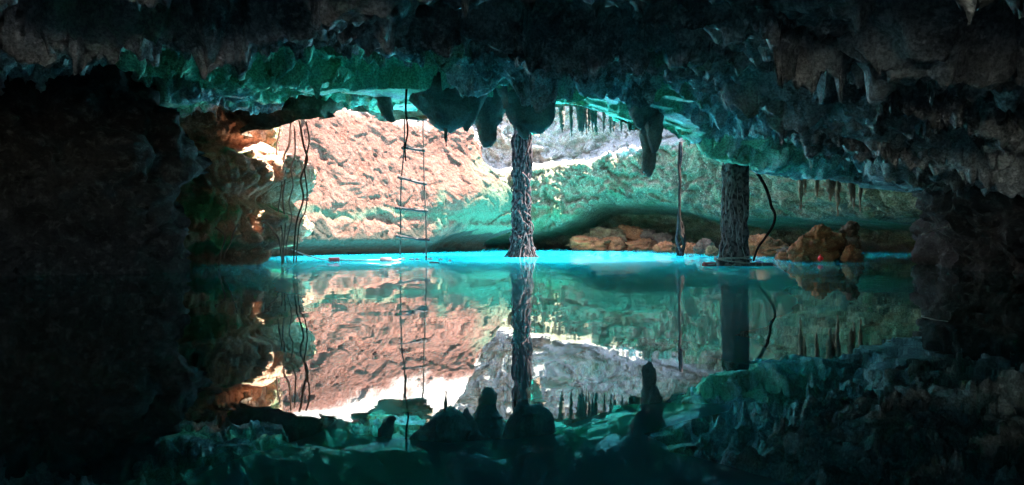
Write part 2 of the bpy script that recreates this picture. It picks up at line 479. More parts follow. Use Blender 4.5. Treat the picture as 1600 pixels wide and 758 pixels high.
# the pink back wall on the left of the shaft
def pink_prof(x, y, z, s):
    edge = -0.75 + 0.95 * sstep(2.3, 0.7, z)               # right border of the bulge leans with height
    rt = sstep(-1.9, -0.9, x)
    o = (1 - rt) * (0.32 - 0.13 * z - 0.40 * sstep(0.28, 0.08, z)) + rt * (0.25 * sstep(0.0, 1.2, z) - 0.8 * sstep(0.55, 0.15, z))
    o = o + 0.4 * np.exp(-((x + 1.1) / 0.9) ** 2 - ((z - 1.1) / 0.7) ** 2)
    o = o - 1.3 * sstep(edge - 0.25, edge + 0.3, x)
    o = o - 0.55 * sstep(2.4, 3.3, z) - 0.5 * sstep(2.9, 4.6, z)
    o = o - 0.07 * sstep(0.16, 0.0, np.abs(z - 0.70 - 0.15 * nz3(x, y, z, 1.1, 77))) * sstep(-0.1, 0.3, nz3(x, y, z, 1.3, 70))
    return o
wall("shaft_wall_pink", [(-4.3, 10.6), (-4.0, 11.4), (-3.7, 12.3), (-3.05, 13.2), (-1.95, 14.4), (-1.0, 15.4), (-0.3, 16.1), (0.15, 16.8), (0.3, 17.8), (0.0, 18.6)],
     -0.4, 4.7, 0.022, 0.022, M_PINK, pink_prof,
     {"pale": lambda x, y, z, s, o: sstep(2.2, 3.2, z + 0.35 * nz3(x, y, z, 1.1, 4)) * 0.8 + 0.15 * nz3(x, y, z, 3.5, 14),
      "algae_and_glow": lambda x, y, z, s, o: 0.62 * sstep(-1.5, -0.2, x - 0.5 * (z - 1.2) + 0.7 * nz3(x, y, z, 1.2, 8)) * sstep(2.7, 2.0, z) + 0.45 * np.exp(-((z - 0.72 + 0.12 * nz3(x, y, z, 1.5, 3)) / 0.10) ** 2) + 0.10 * nz3(x, y, z, 2, 2) - 0.06,
      "film_shade": lambda x, y, z, s, o: 0.8 * sstep(0.55, 0.25, z + 0.25 * nz3(x, y, z, 2.0, 30)) + 0.22 * nz3(x, y, z, 3, 31) * sstep(1.0, 0.4, z)}, 0.17, fine=1.0, block=0.30)  # waterline film, stretched upward to paint in shade at the undercut base

# the far wall on the right of the shaft, deeply undercut above a bank of boulders
def far_prof(x, y, z, s):
    nn = nz3(x, y, z, 0.9, 12)
    zl = np.interp(x, [-1, 0.4, 1.3, 2.2, 3.2, 4.6, 6.0], [0.3, 0.34, 0.62, 1.05, 1.05, 0.72, 0.6]) + 0.06 * nn
    zs = np.interp(x, [-1, 0.4, 1.6, 2.8, 4.0, 6.0], [1.6, 1.75, 2.0, 2.3, 2.4, 2.3]) + 0.08 * nn
    o = -2.1 * sstep(zl + 0.04, zl - 0.22, z)
    o = o + 0.5 * sstep(zl - 0.15, zl + 0.35, z) * (1 + 0.12 * (z - zl))
    o = o - 1.0 * sstep(zs - 0.05, zs + 0.42, z) - 0.3 * sstep(2.8, 4.5, z)
    return o
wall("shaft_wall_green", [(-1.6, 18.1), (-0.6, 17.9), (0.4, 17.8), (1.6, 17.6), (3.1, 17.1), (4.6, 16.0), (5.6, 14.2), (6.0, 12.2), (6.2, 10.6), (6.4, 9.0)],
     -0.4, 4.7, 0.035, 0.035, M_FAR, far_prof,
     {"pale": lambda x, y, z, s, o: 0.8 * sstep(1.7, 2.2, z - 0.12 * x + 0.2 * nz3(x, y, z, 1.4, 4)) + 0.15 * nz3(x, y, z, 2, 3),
      "algae_and_glow": lambda x, y, z, s, o: 0.32 * sstep(1.7, 0.6, z + 0.4 * nz3(x, y, z, 1.0, 6)) + 0.45 * nz3(x, y, z, 1.7, 16) - 0.06,
      "film_shade": lambda x, y, z, s, o: 0.6 * sstep(0.3, 0.05, z + 0.1 * nz3(x, y, z, 2, 30))}, 0.85, fine=1.6, block=1.3)  # waterline film with the shade of the undercut painted in

# unseen bank added behind the viewer to bounce sunlight onto the near ceiling
bx_ = np.arange(-9, 9.01, 0.2); by_ = np.arange(-12, -3.0, 0.2)
BX, BY = np.meshgrid(bx_, by_, indexing='ij')
BZ = 0.15 + 0.05 * (-3.6 - BY) + 0.08 * fbm(np.stack([BX, BY, 0 * BX], -1), 3)
M_BOUNCE = rock_mat("bounce_bank", (0.36, 0.40, 0.43), (0.30, 0.33, 0.36), (0.44, 0.48, 0.51))
tag(make("bank", np.stack([BX, BY, BZ], -1).reshape(-1, 3), grid_faces(len(bx_), len(by_)), M_BOUNCE), kind="structure")

# rim of the opening
cen = np.array([0.0, 14.0])
rimp = [tuple(p) for p in HOLE] + [tuple(HOLE[0]), tuple(HOLE[1])]
wall("shaft_rim", rimp, -0.15, 0.55, 0.05, 0.05, M_RIM, lambda x, y, z, s: 0.06 - 0.15 * sstep(0.1, 1.0, z) - 0.1 * sstep(0.0, -0.15, z), {}, 0.5, lift=lambda x, y: ceil_base(x, y))

# the ground above the cave, broken through at the opening
gx = np.arange(-9, 9.01, 0.15); gy = np.arange(-5, 21, 0.15)
GX, GY = np.meshgrid(gx, gy, indexing='ij')
GZ = ceil_base(GX, GY) + 0.5 + 0.06 * fbm(np.stack([GX, GY, 0 * GX], -1) * 0.8, 3)
gm = lambda A: 0.25 * (A[1:, 1:] + A[:-1, 1:] + A[1:, :-1] + A[:-1, :-1])
tag(make("ground", np.stack([GX, GY, GZ], -1).reshape(-1, 3), grid_faces(len(gx), len(gy), ~in_poly(gm(GX), gm(GY), HOLE)), M_RIM), kind="structure")

# ------------------------------------------------------------------ water
m, n, out = new_mat("turquoise_water")
tc = nd(n, "ShaderNodeTexCoord")
mp = nd(n, "ShaderNodeMapping"); mp.inputs["Scale"].default_value = (1.0, 0.8, 1.0)
n.links.new(tc.outputs["Object"], mp.inputs[0])
nrm_ = None
for sc_, k_ in ((1.6, 0.016), (7.0, 0.011), (26.0, 0.004)):      # swell, ripples, fine ripples as slopes of the surface
    wn = nd(n, "ShaderNodeTexNoise", Scale=sc_, Detail=2.0, Roughness=0.5); n.links.new(mp.outputs[0], wn.inputs["Vector"])
    sb = nd(n, "ShaderNodeVectorMath", operation='SUBTRACT'); n.links.new(wn.outputs["Color"], sb.inputs[0]); sb.inputs[1].default_value = (0.5, 0.5, 0.5)
    ml = nd(n, "ShaderNodeVectorMath", operation='MULTIPLY_ADD'); n.links.new(sb.outputs[0], ml.inputs[0]); ml.inputs[1].default_value = (k_, k_, 0.0)
    if nrm_ is None: ml.inputs[2].default_value = (0.0, 0.0, 1.0)
    else: n.links.new(nrm_, ml.inputs[2])
    nrm_ = ml.outputs[0]
bp = nd(n, "ShaderNodeVectorMath", operation='NORMALIZE'); n.links.new(nrm_, bp.inputs[0])
gl = nd(n, "ShaderNodeBsdfGlossy", Roughness=0.012); gl.inputs["Color"].default_value = (0.86, 0.95, 0.95, 1); n.links.new(bp.outputs[0], gl.inputs["Normal"])
ss = nd(n, "ShaderNodeSubsurfaceScattering", falloff='BURLEY')
glow_fac = nd(n, "ShaderNodeAttribute", attribute_name="water_glow")
wc = mixc(n, glow_fac.outputs["Fac"], (0.004, 0.035, 0.035), (0.015, 0.60, 0.76))
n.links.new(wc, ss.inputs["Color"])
ss.inputs["Scale"].default_value = 1.0
ss.inputs["Radius"].default_value = (0.6, 8.0, 6.5)
fr = nd(n, "ShaderNodeFresnel", IOR=1.33)
inv = nd(n, "ShaderNodeMath", operation='SUBTRACT'); inv.inputs[0].default_value = 1.0; n.links.new(fr.outputs[0], inv.inputs[1])
pw = nd(n, "ShaderNodeMath", operation='POWER'); n.links.new(inv.outputs[0], pw.inputs[0]); pw.inputs[1].default_value = 1.7
mr = nd(n, "ShaderNodeMapRange"); n.links.new(pw.outputs[0], mr.inputs[0])
mr.inputs[1].default_value = 0.0; mr.inputs[2].default_value = 1.0; mr.inputs[3].default_value = 0.85; mr.inputs[4].default_value = 0.03
mx = nd(n, "ShaderNodeMixShader"); n.links.new(mr.outputs[0], mx.inputs[0]); n.links.new(ss.outputs[0], mx.inputs[1]); n.links.new(gl.outputs[0], mx.inputs[2])
n.links.new(mx.outputs[0], out.inputs[0])
M_WATER = m
wx = np.linspace(-8, 8, 161); wy = np.linspace(-4.5, 20, 246)
WX, WY = np.meshgrid(wx, wy, indexing='ij')
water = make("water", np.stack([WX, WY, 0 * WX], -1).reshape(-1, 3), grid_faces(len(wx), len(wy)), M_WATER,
             # painted-in glow of sunlit water under the opening, dark near the viewer and sides
             attrs={"water_glow": sstep(0.4, 6.5, WY + 0.9 * fbm(np.stack([WX, WY, 0 * WX], -1) * 0.7, 3)) * np.maximum(sstep(-0.45, -0.24, WX / np.maximum(WY, 1.2)), sstep(10.0, 12.0, WY)) * np.maximum(sstep(0.52, 0.30, WX / np.maximum(WY, 1.2)), sstep(10.5, 12.5, WY))})
tag(water, kind="structure")

# ------------------------------------------------------------------ stalactites
def lathe(cx_, cy_, zs, rs, ns=22, sx=1.0, sy=1.0, lean=(0.0, 0.0), amp=0.12, seed=0.0, flute=0.06):
    """a lumpy hanging cone: heights zs with radii rs, leaning by the end"""
    zz = np.linspace(0, 1, 34)
    zs = np.asarray(zs, float); rs = np.asarray(rs, float)
    tt = np.linspace(0, 1, len(zs))
    zc = np.interp(zz, tt, zs); rc = np.interp(zz, tt, rs)
    th = np.linspace(0, 2 * math.pi, ns, endpoint=False)
    T, ZZ = np.meshgrid(th, zz, indexing='ij')
    R = np.repeat(rc[None], ns, 0); Zc_ = np.repeat(zc[None], ns, 0)
    L = np.repeat(zz[None] ** 1.5, ns, 0)
    bx = cx_ + L * lean[0]; by = cy_ + L * lean[1]
    q = np.stack([bx + np.cos(T) * R, by + np.sin(T) * R, Zc_], -1)
    n1_ = fbm(q * 4.5 + seed, 3) ; n2_ = fbm(q * np.array([14, 14, 4.0]) + seed, 3)
    R = R * (1 + amp * 2.2 * n1_ + flute * 2 * n2_) + 0.012 * fbm(q * 16, 2)
    Vv = np.stack([bx + np.cos(T) * R * sx, by + np.sin(T) * R * sy, Zc_ + 0.03 * n1_], -1)
    v = Vv.reshape(-1, 3)
    f = [tuple(int(i) for i in t_) for t_ in grid_faces(ns, len(zz), wrap=True)]
    tip = len(v)
    v = list(v) + [np.array([bx[0, -1], by[0, -1], zc[-1] - 0.3 * rc[-1]])]
    f += [((i * len(zz) + len(zz) - 1), (((i + 1) % ns) * len(zz) + len(zz) - 1), tip) for i in range(ns)]
    return v, f

def stal(px, Yd, prof, lean_px=0.0, sy=1.0, **kw):
    """prof: (photo row, half width in photo pixels) from the root down"""
    zs = [H + (HOR - py) / F * Yd for py, _ in prof]; rs = [hw / F * Yd for _, hw in prof]
    return lathe((px - 800) / F * Yd, Yd, zs, rs, lean=(lean_px / F * Yd, 0.0), sy=sy, **kw)

def put_stal(parts, label, group=None, mat=None):
    mb = MB()
    for vf in parts: mb.add(vf)
    pts = np.array([list(p) for p in mb.v]); top = pts[pts[:, 2].argmax()]
    org = np.array([pts[:, 0].mean(), pts[:, 1].mean(), top[2]])
    o = make("stalactite", pts - org, mb.f, mat or M_STAL)
    o.location = org
    return tag(o, label, "stalactite", group or "stalactites hanging from the roof lip")

put_stal([stal(692, 7.3, [(40, 95), (95, 76), (130, 60), (165, 45), (195, 28), (207, 6)], 12, 0.75, seed=1),
          stal(735, 7.3, [(60, 50), (110, 44), (150, 28), (190, 12), (205, 3)], -6, 0.8, seed=2),
          stal(697, 7.25, [(170, 7), (195, 4), (216, 2), (227, 1)], 0, amp=0.03, seed=9)],
         "broad dark stalactite mass left of the root column, ending in a thin drip tip")
put_stal([stal(760, 7.7, [(90, 60), (140, 46), (170, 32), (188, 24), (198, 15), (220, 13), (228, 6)], 2, 0.8, seed=3)],
         "blunt brown stalactite between the broad dark mass and the root column")
put_stal([stal(836, 7.4, [(50, 62), (105, 46), (140, 36), (175, 32), (196, 27), (207, 10)], 0, 0.8, amp=0.08, seed=4),
          stal(815, 7.4, [(90, 45), (150, 36), (190, 20), (208, 10), (217, 4)], 6, 0.8, seed=5)],
         "bulky rounded stalactite right in front of the root column top")
put_stal([stal(1005, 7.3, [(40, 52), (90, 38), (120, 30), (150, 28), (180, 18), (200, 5)], -4, 0.8, seed=6),
          stal(1021, 7.35, [(80, 24), (140, 20), (180, 15), (215, 11), (238, 4)], 2, seed=7),
          stal(1003, 7.3, [(140, 9), (175, 6), (209, 2)], 0, seed=8),
          stal(1013, 7.45, [(150, 16), (200, 12), (235, 10), (262, 10), (272, 7), (277, 3)], 0, seed=10, amp=0.16)],
         "long dark stalactite cluster reaching lowest of all, right of the root column")
put_stal([stal(588, 7.4, [(60, 26), (110, 18), (150, 12), (180, 10), (190, 5)], 26, seed=11)],
         "finger-like leaning dark stalactite at the left of the roof lip")
put_stal([stal(377, 4.9, [(-60, 34), (0, 22), (50, 16), (90, 14), (112, 7)], 0, seed=12)],
         "blunt dark stalactite high on the left, nearest to the viewer")
put_stal([stal(930, 7.0, [(60, 20), (100, 9), (120, 6), (141, 2)], 0, seed=13)],
         "short pointed stalactite on the roof left of the long cluster")
for i, (px, p0, p1, hw) in enumerate([(1251, 284, 329, 3.2), (1257, 284, 306, 2.2), (1276, 284, 313, 3), (1297, 288, 318, 4.2), (1303, 288, 308, 2), (1309, 290, 337, 2.6), (1330, 292, 316, 3.4), (1334, 292, 328, 2), (1344, 294, 331, 2.2)]):
    put_stal([stal(px, 8.35 + 0.05 * (i % 3), [(p0 - 55, hw * 2.6), (p0, hw * 1.4), ((p0 + p1) / 2, hw), (p1, 0.8)], 0, amp=0.06, seed=20 + i, ns=10)],
             "thin pale stalactite in the fringe above the orange boulder at right", "thin stalactites above the orange boulder", M_CLIFF)
rs_ = random.Random(5)
px = 866.0
for i in range(16):
    px += rs_.choice([4, 5, 6, 9, 12, 14])
    p1 = 203 + rs_.choice([2, 4, 5, 8, 14])
    hw = rs_.uniform(1.4, 3.2)
    put_stal([stal(px, 9.1 + rs_.uniform(-0.12, 0.12), [(150, hw * 2.5), (190, hw * 1.5), ((192 + p1) / 2, hw), (p1, 0.7)], rs_.uniform(-1.5, 1.5), amp=0.08, seed=40 + i, ns=9)],
             "tiny stalactite in the fringe right of the root column top", "tiny stalactites on the roof edge")

# ------------------------------------------------------------------ roots, trunk, vines
M_BARK = plain_mat("dark_bark", (0.014, 0.010, 0.011), (0.05, 0.036, 0.036), rough=0.9, scale=26.0, bump=0.02, spec=0.08)
M_ROOT = plain_mat("pale_root", (0.012, 0.008, 0.009), (0.08, 0.055, 0.055), rough=0.9, scale=18.0, bump=0.006, spec=0.08)
M_VEIN = plain_mat("pale_vein_root", (0.34, 0.29, 0.28), (0.2, 0.16, 0.16), rough=0.8, scale=18.0, bump=0.006, spec=0.1)
M_TAN = plain_mat("tan_root", (0.22, 0.115, 0.08), (0.12, 0.065, 0.045), rough=0.8, scale=14.0, bump=0.006)
M_BROOT = plain_mat("brown_root", (0.10, 0.055, 0.035), (0.05, 0.03, 0.02), rough=0.85, scale=14.0, bump=0.006, spec=0.1)
M_DROOT = plain_mat("dark_root", (0.010, 0.007, 0.006), (0.022, 0.016, 0.013), rough=0.9, scale=20.0, bump=0.006, spec=0.05)

def strand(p0, p1, rad, axis_xy, turns, ph, r0, r1, n_=26, seed=0, wob=0.02, freq=7.0):
    t = np.linspace(0, 1, n_)
    z = p0 + (p1 - p0) * t
    an = ph + turns * 2 * math.pi * t + (0.5 if turns else 0.08) * np.sin(t * 9 + seed)
    rr = rad(z)
    q = np.stack([t * freq + seed * 3.1, 0 * t + seed, 0 * t], -1)
    x = axis_xy[0] + np.cos(an) * rr + wob * perlin(q); y = axis_xy[1] + np.sin(an) * rr + wob * perlin(q + 31)
    return tube_data(np.stack([x, y, z], -1), np.linspace(r0, r1, n_), 6)

ax = (0.155, 11.6)
col = empty("root_column", (ax[0], ax[1], 0))
tag(col, "thick column of twisted tree roots in the middle, standing in bright blue water", "tree roots")
rad_c = lambda z: 0.125 + 0.12 * np.exp(-np.maximum(z, 0) / 0.10) + 0.012 * np.sin(z * 5)
zz = np.linspace(-0.1, 3.0, 50)
MB().add(tube_data(np.stack([ax[0] + 0.012 * np.sin(zz * 3), ax[1] + 0 * zz, zz], -1), rad_c(zz) * 0.80, 16)).build("trunk", M_BARK, col)
rs_ = random.Random(3)
for i in range(60):
    rad_s = lambda z, k=rs_.uniform(0.86, 1.12): rad_c(z) * k
    top = rs_.uniform(2.2, 3.0) if i < 30 else rs_.uniform(0.5, 1.6)
    ph = i / 60 * 2 * math.pi * 3 + rs_.uniform(-0.2, 0.2)
    vf = strand(top, rs_.choice([-0.08, -0.08, 0.05, 0.3]), rad_s, ax, rs_.uniform(-0.25, 0.25), ph, rs_.uniform(0.010, 0.022), rs_.uniform(0.005, 0.016), 40, seed=i, wob=0.07)
    MB().add(vf).build("root_strand", M_ROOT if i % 5 else M_BARK, col)

px0 = (2.45, 8.2)
pil = empty("tree_trunk", (px0[0], px0[1], 0))
tag(pil, "stout dark rough-barked trunk with rope tied round its foot, right side of pool", "trunk")
nz_, nt_ = 60, 40
zz = np.linspace(-0.1, 1.22, nz_); th = np.linspace(0, 2 * math.pi, nt_, endpoint=False)
T, ZZ = np.meshgrid(th, zz, indexing='ij')
R = 0.142 + 0.035 * np.exp(-np.maximum(ZZ, 0) / 0.12) - 0.012 * ZZ
q = np.stack([np.cos(T) * 0.14 * 16, np.sin(T) * 0.14 * 16, ZZ * 3.0], -1)
R = R * (1 + 0.2 * ridged(q * 0.55, 3) - 0.2 + 0.14 * fbm(q * 1.3 + 7, 3))
xx = 0.012 * np.sin(ZZ * 4) + 0.035 * ZZ
tv = np.stack([np.cos(T) * R + xx, np.sin(T) * R, ZZ], -1).reshape(-1, 3)
M_TRUNK = plain_mat("grey_bark", (0.035, 0.03, 0.03), (0.17, 0.14, 0.135), rough=0.9, scale=22.0, bump=0.025, spec=0.1)
make("bark", tv, grid_faces(nt_, nz_, wrap=True), M_TRUNK, pil)
for i in range(16):
    ph = math.pi * (0.95 + 0.045 * i) + rs_.uniform(-0.1, 0.1)
    z1_ = rs_.uniform(0.5, 1.15); z0_ = z1_ - rs_.uniform(0.3, 0.7)
    vf = strand(z1_, max(z0_, 0.05), lambda z: 0.148 + 0.03 * np.exp(-np.maximum(z, 0) / 0.12) - 0.008 * z, (px0[0] + 0.02, px0[1]), 0.0, ph, 0.003, rs_.uniform(0.005, 0.009), 26, seed=60 + 7.7 * i, wob=0.035, freq=3.0)
    MB().add(vf).build("root_strand", M_VEIN, pil)

vine = empty("hanging_vine", (2.8, 12.3, 0))
tag(vine, "slender dark double vine dropping straight into the water left of the stout trunk", "vine")
for k in range(4):
    rad_v = lambda z: 0.018 + 0.05 * np.exp(-((z - 0.25) / 0.22) ** 2)
    vf = strand(1.9 if k < 2 else rs_.uniform(0.5, 0.8), -0.05, rad_v, (2.8, 12.3), 0.7, k * 1.6, 0.02, 0.026 if k < 2 else 0.03, 30, seed=80 + k, wob=0.03)
    MB().add(vf).build("stem", M_DROOT if k else M_BARK, vine)

def pix_path(pts, Yd, step=0.02):
    return catmull([tuple(P(x, y, Yd if len(p_) == 0 else p_[0])) for x, y, *p_ in pts], step)

def one_tube(name, path, rad, mat, sides=7):
    path = np.asarray(path); org = path[0].copy()
    v, f = tube_data(path, rad, sides)
    o = make(name, np.array(v) - org, f, mat); o.location = org
    return o

b_path = pix_path([(1176, 252), (1182, 268), (1195, 290), (1203, 312), (1205, 322), (1211, 336), (1208, 352), (1196, 371), (1184, 388), (1177, 408)], 8.35)
tag(one_tube("curved_branch", b_path, np.linspace(0.020, 0.012, len(b_path)), M_DROOT), "bent dark branch arching from the roof beside the stout trunk", "branch")
b_path = pix_path([(640, 92), (636, 130), (634, 170), (637, 205), (633, 230), (634, 252)], 7.0)
tag(one_tube("hanging_root", b_path, np.linspace(0.013, 0.007, len(b_path)), M_DROOT), "dark straight root hanging in front of the rope ladder", "root")

# roots running down the right edge of the left cliff
ROOTS = [[(455, 190), (452, 225), (444, 245), (446, 275), (442, 310), (446, 350), (443, 385), (443, 412)],
         [(468, 188), (474, 225), (480, 250), (470, 280), (474, 310), (464, 345), (460, 380), (459, 412)],
         [(460, 195), (461, 240), (455, 262), (458, 290), (452, 315), (456, 340), (448, 380), (449, 412)],
         [(478, 190), (483, 220), (476, 260), (480, 300), (477, 330), (468, 350), (464, 390), (463, 412)],
         [(438, 200), (432, 235), (438, 265), (440, 295), (435, 330), (441, 362), (440, 392), (441, 413)],
         [(400, 345), (418, 350), (430, 365), (436, 375), (440, 400), (441, 414)],
         [(320, 342), (332, 352), (346, 362), (352, 370), (346, 392), (341, 416)],
         [(372, 350), (364, 366), (360, 380), (352, 395), (350, 405)]]
for i, rp in enumerate(ROOTS):
    Yr = 8.25 if i < 5 else 7.72 if i > 5 else 8.1
    pth = pix_path(rp, Yr)
    o = one_tube("hanging_root", pth, np.linspace(0.010, 0.006, len(pth)) * (1.35 if i in (0, 1, 5) else 1.0), M_TAN if i not in (1, 3) else M_BROOT)
    if i < 5: tag(o, ["thick tan root in the middle of those on the right edge of the left cliff", "thick brown wavy root on the right edge of the left cliff",
                      "thin tan root next to the thick brown wavy one on the left cliff", "thin brown root farthest right on the edge of the left cliff",
                      "thin tan root farthest left of those down the left cliff's right edge"][i], "root", "roots down the right edge of the left cliff")
    else: tag(o, ["pinkish root creeping out of the low arch of the left cliff", "long thin root forking down the foot of the left cliff", "short kinked root in the middle of the left cliff foot"][i - 5], "root", "roots low on the left cliff")

# ------------------------------------------------------------------ boulders
M_ORANGE = rock_mat("orange_boulder", (0.30, 0.10, 0.032), (0.16, 0.055, 0.02), (0.36, 0.16, 0.07), scale=5.0, bump=0.03, bscale=14.0)
M_OCHRE = rock_mat("ochre_boulder", (0.20, 0.125, 0.05), (0.13, 0.07, 0.03), (0.26, 0.19, 0.10), scale=5.0, bump=0.03, bscale=14.0)
M_GREY = rock_mat("grey_boulder", (0.10, 0.06, 0.035), (0.15, 0.085, 0.05), (0.19, 0.12, 0.075), scale=6.0, bump=0.03, bscale=14.0)

def lump(c, size, seed, nu=44, nv=26, rot=0.0):
    u = np.linspace(0, 2 * math.pi, nu, endpoint=False); v = np.linspace(0.001, math.pi - 0.001, nv)
    U, Vv = np.meshgrid(u, v, indexing='ij')
    d = np.stack([np.cos(U) * np.sin(Vv), np.sin(U) * np.sin(Vv), np.cos(Vv)], -1)
    # chop with a few random planes for a broken-stone look
    rr = np.random.RandomState(seed); r_ = np.ones(U.shape)
    for _ in range(9):
        nvec = rr.normal(size=3); nvec /= np.linalg.norm(nvec); h = rr.uniform(0.62, 0.95)
        dp = d @ nvec
        r_ = np.minimum(r_, np.where(dp > 1e-3, h / np.maximum(dp, 1e-3), 9))
    w1, w2 = worley(d * 2.2 + seed * 1.7)
    r_ = r_ * (1 + 0.25 * fbm(d * 1.6 + seed * 3.3, 3) + 0.10 * fbm(d * 6 + seed, 3) - 0.16 * sstep(0.14, 0.0, w2 - w1) + 0.10 * (ridged(d * 3.1 + seed, 3) - 0.9))
    p = d * r_[..., None] * np.array(size)
    cr, sr = math.cos(rot), math.sin(rot)
    p = np.stack([p[..., 0] * cr - p[..., 1] * sr, p[..., 0] * sr + p[..., 1] * cr, p[..., 2]], -1) + np.array(c)
    return list(p.reshape(-1, 3)), [tuple(int(i) for i in q_) for q_ in grid_faces(nu, nv, wrap=True, flip=True)]

def boulder(c, size, seed, mat, label, group=None, lumps=(), name="boulder"):
    mb = MB().add(lump((0, 0, 0), size, seed))
    for lc, ls, sd in lumps: mb.add(lump(lc, ls, sd))
    o = make(name, np.array([list(v) for v in mb.v]), mb.f, mat, smooth=True)
    o.location = c
    return tag(o, label, "boulder", group)

def shore(px, py_top, py_base, wpx, seed, mat, label, group=None, depth=0.8, dy=0.0, lift=0.0):
    Yd = (17.2 if py_base < 393.5 else water_Y(py_base)) + dy
    hx_ = wpx / 2 / F * Yd; ztop = H + (HOR - py_top) / F * Yd
    zb = -0.08 + lift
    return boulder(((px - 800) / F * Yd, Yd, (ztop + zb) / 2), (hx_ * 1.12, hx_ * depth * 1.1, (ztop - zb) / 2 * 1.12), seed, mat, label, group)

GB = "boulders heaped on the far bank under the undercut wall"
shore(922, 368, 392.5, 62, 1, M_ORANGE, "big orange boulder at the left end of the far bank", GB)
shore(958, 372, 392, 40, 2, M_ORANGE, "squat orange boulder second from the left on the far bank", GB)
shore(1000, 374, 392, 56, 3, M_ORANGE, "long low orange boulder in the middle of the far bank", GB)
shore(968, 366, 391.5, 26, 4, M_OCHRE, "pale yellow stone set on top in the middle of the far bank", GB, dy=0.35, lift=0.10)
shore(950, 356, 391, 60, 5, M_OCHRE, "flat ochre slab on top of the far bank heap, left", GB, dy=0.8, lift=0.16)
shore(985, 353, 391, 54, 6, M_ORANGE, "flat orange slab topmost on the far bank heap", GB, dy=0.9, lift=0.18)
shore(1012, 360, 391, 34, 7, M_GREY, "grey stone at the right shoulder of the far bank heap", GB, dy=0.7, lift=0.12)
shore(1036, 366, 393, 34, 8, M_GREY, "grey boulder just left of the slender double vine", GB, dy=0.4)
shore(1040, 378, 394.5, 30, 9, M_ORANGE, "small orange boulder at the water just left of the slender vine", GB)
shore(1078, 380, 396, 26, 10, M_ORANGE, "small orange boulder just right of the slender double vine", GB)
shore(1100, 376, 397, 34, 11, M_GREY, "grey boulder between the slender vine and the stout trunk", GB)
shore(1114, 384, 400, 22, 12, M_OCHRE, "small ochre stone touching the left side of the stout trunk", GB)
shore(905, 384, 393, 20, 14, M_GREY, "little grey stone at the left tip of the far bank", GB)
GR = "boulders on the right shore"
shore(1195, 370, 401, 74, 15, M_ORANGE, "wide orange boulder behind the bent branch and stout trunk", GR, dy=0.3)
shore(1235, 388, 404, 40, 16, M_GREY, "low grey boulder between the two large orange ones at right", GR)
shore(1225, 394, 406, 26, 31, M_ORANGE, "small orange stone left of the largest boulder on the right shore", GR)
shore(1256, 396, 409, 24, 32, M_OCHRE, "small ochre stone at the left foot of the largest orange boulder", GR)
shore(1330, 388, 410, 30, 33, M_ORANGE, "low orange stone at the right end of the right shore", GR)
Yd = 9.6
bc = P(1280, 384, Yd)
boulder((bc.x, Yd, 0.12), (0.29, 0.3, 0.27), 17, M_ORANGE, "largest knobbly orange boulder on the right shore, above the red ball", GR,
        lumps=(((0.0, 0.0, 0.22), (0.16, 0.16, 0.16), 18), ((-0.22, -0.02, 0.0), (0.18, 0.2, 0.2), 19), ((0.2, -0.02, 0.12), (0.15, 0.15, 0.17), 21)))
bc = P(1318, 370, 9.75)
boulder((bc.x, 9.75, 0.2), (0.17, 0.2, 0.30), 22, M_GREY, "dark grey boulder leaning on the right of the largest orange boulder", GR,
        lumps=(((0.08, -0.08, 0.22), (0.1, 0.1, 0.1), 23),))

# ------------------------------------------------------------------ rope ladder
M_ROPE = plain_mat("pale_rope", (0.34, 0.30, 0.26), (0.24, 0.20, 0.17), rough=0.9, scale=60.0, bump=0.003)
M_LROPE = plain_mat("brown_rope", (0.06, 0.045, 0.035), (0.035, 0.025, 0.02), rough=0.9, scale=60.0, bump=0.003)
M_WOOD = plain_mat("weathered_rung_wood", (0.04, 0.03, 0.028), (0.02, 0.016, 0.016), rough=0.6, scale=25.0, bump=0.004)
lad = empty("rope_ladder", P(645, 407, 10.0))
tag(lad, "rope ladder with round wooden rungs hanging in front of the pink wall", "rope ladder")
L_R = [(633, -40), (632, 190), (631, 236), (627, 283), (626, 328), (626, 373), (625, 400), (625, 412)]
R_R = [(660, -40), (661, 190), (662, 230), (663, 286), (665, 329), (666, 374), (666, 395), (666, 412)]
for rp in (L_R, R_R):
    pth = np.array([tuple(P(x, y, 10.0)) for x, y in rp]); pth = catmull(pth, 0.06)
    MB().add(tube_data(pth, 0.0095, 6)).build("rope", M_LROPE, lad)
for (xa, ya, xb, yb) in [(626, 136, 668, 139), (627, 184, 667, 187), (627, 231, 664, 235), (621, 277, 667, 288), (617, 325, 669, 330), (618, 369, 672, 376)]:
    a_ = np.array(P(xa, ya, 9.985)); b_ = np.array(P(xb, yb, 9.985)); pth = np.linspace(a_, b_, 9)
    pth[:, 2] += 0.004 * np.sin(np.linspace(0, 7, 9))
    MB().add(tube_data(pth, 0.019 + 0.002 * np.sin(np.linspace(0, 9, 9)), 9)).build("rung", M_WOOD, lad)

for (xx_, yy_) in [(631, 231.5), (662, 234.5), (627, 278.5), (663, 287), (626, 326), (665, 329.5), (626, 370), (666, 375)]:
    c_ = np.array(P(xx_, yy_, 9.985)); t_ = np.linspace(0, math.pi, 7)
    MB().add(tube_data([c_ + np.array([0, 0, -0.032 * math.cos(a_)]) for a_ in t_], [max(0.002, 0.027 * math.sin(a_)) for a_ in t_], 9)).build("knot", M_LROPE, lad)

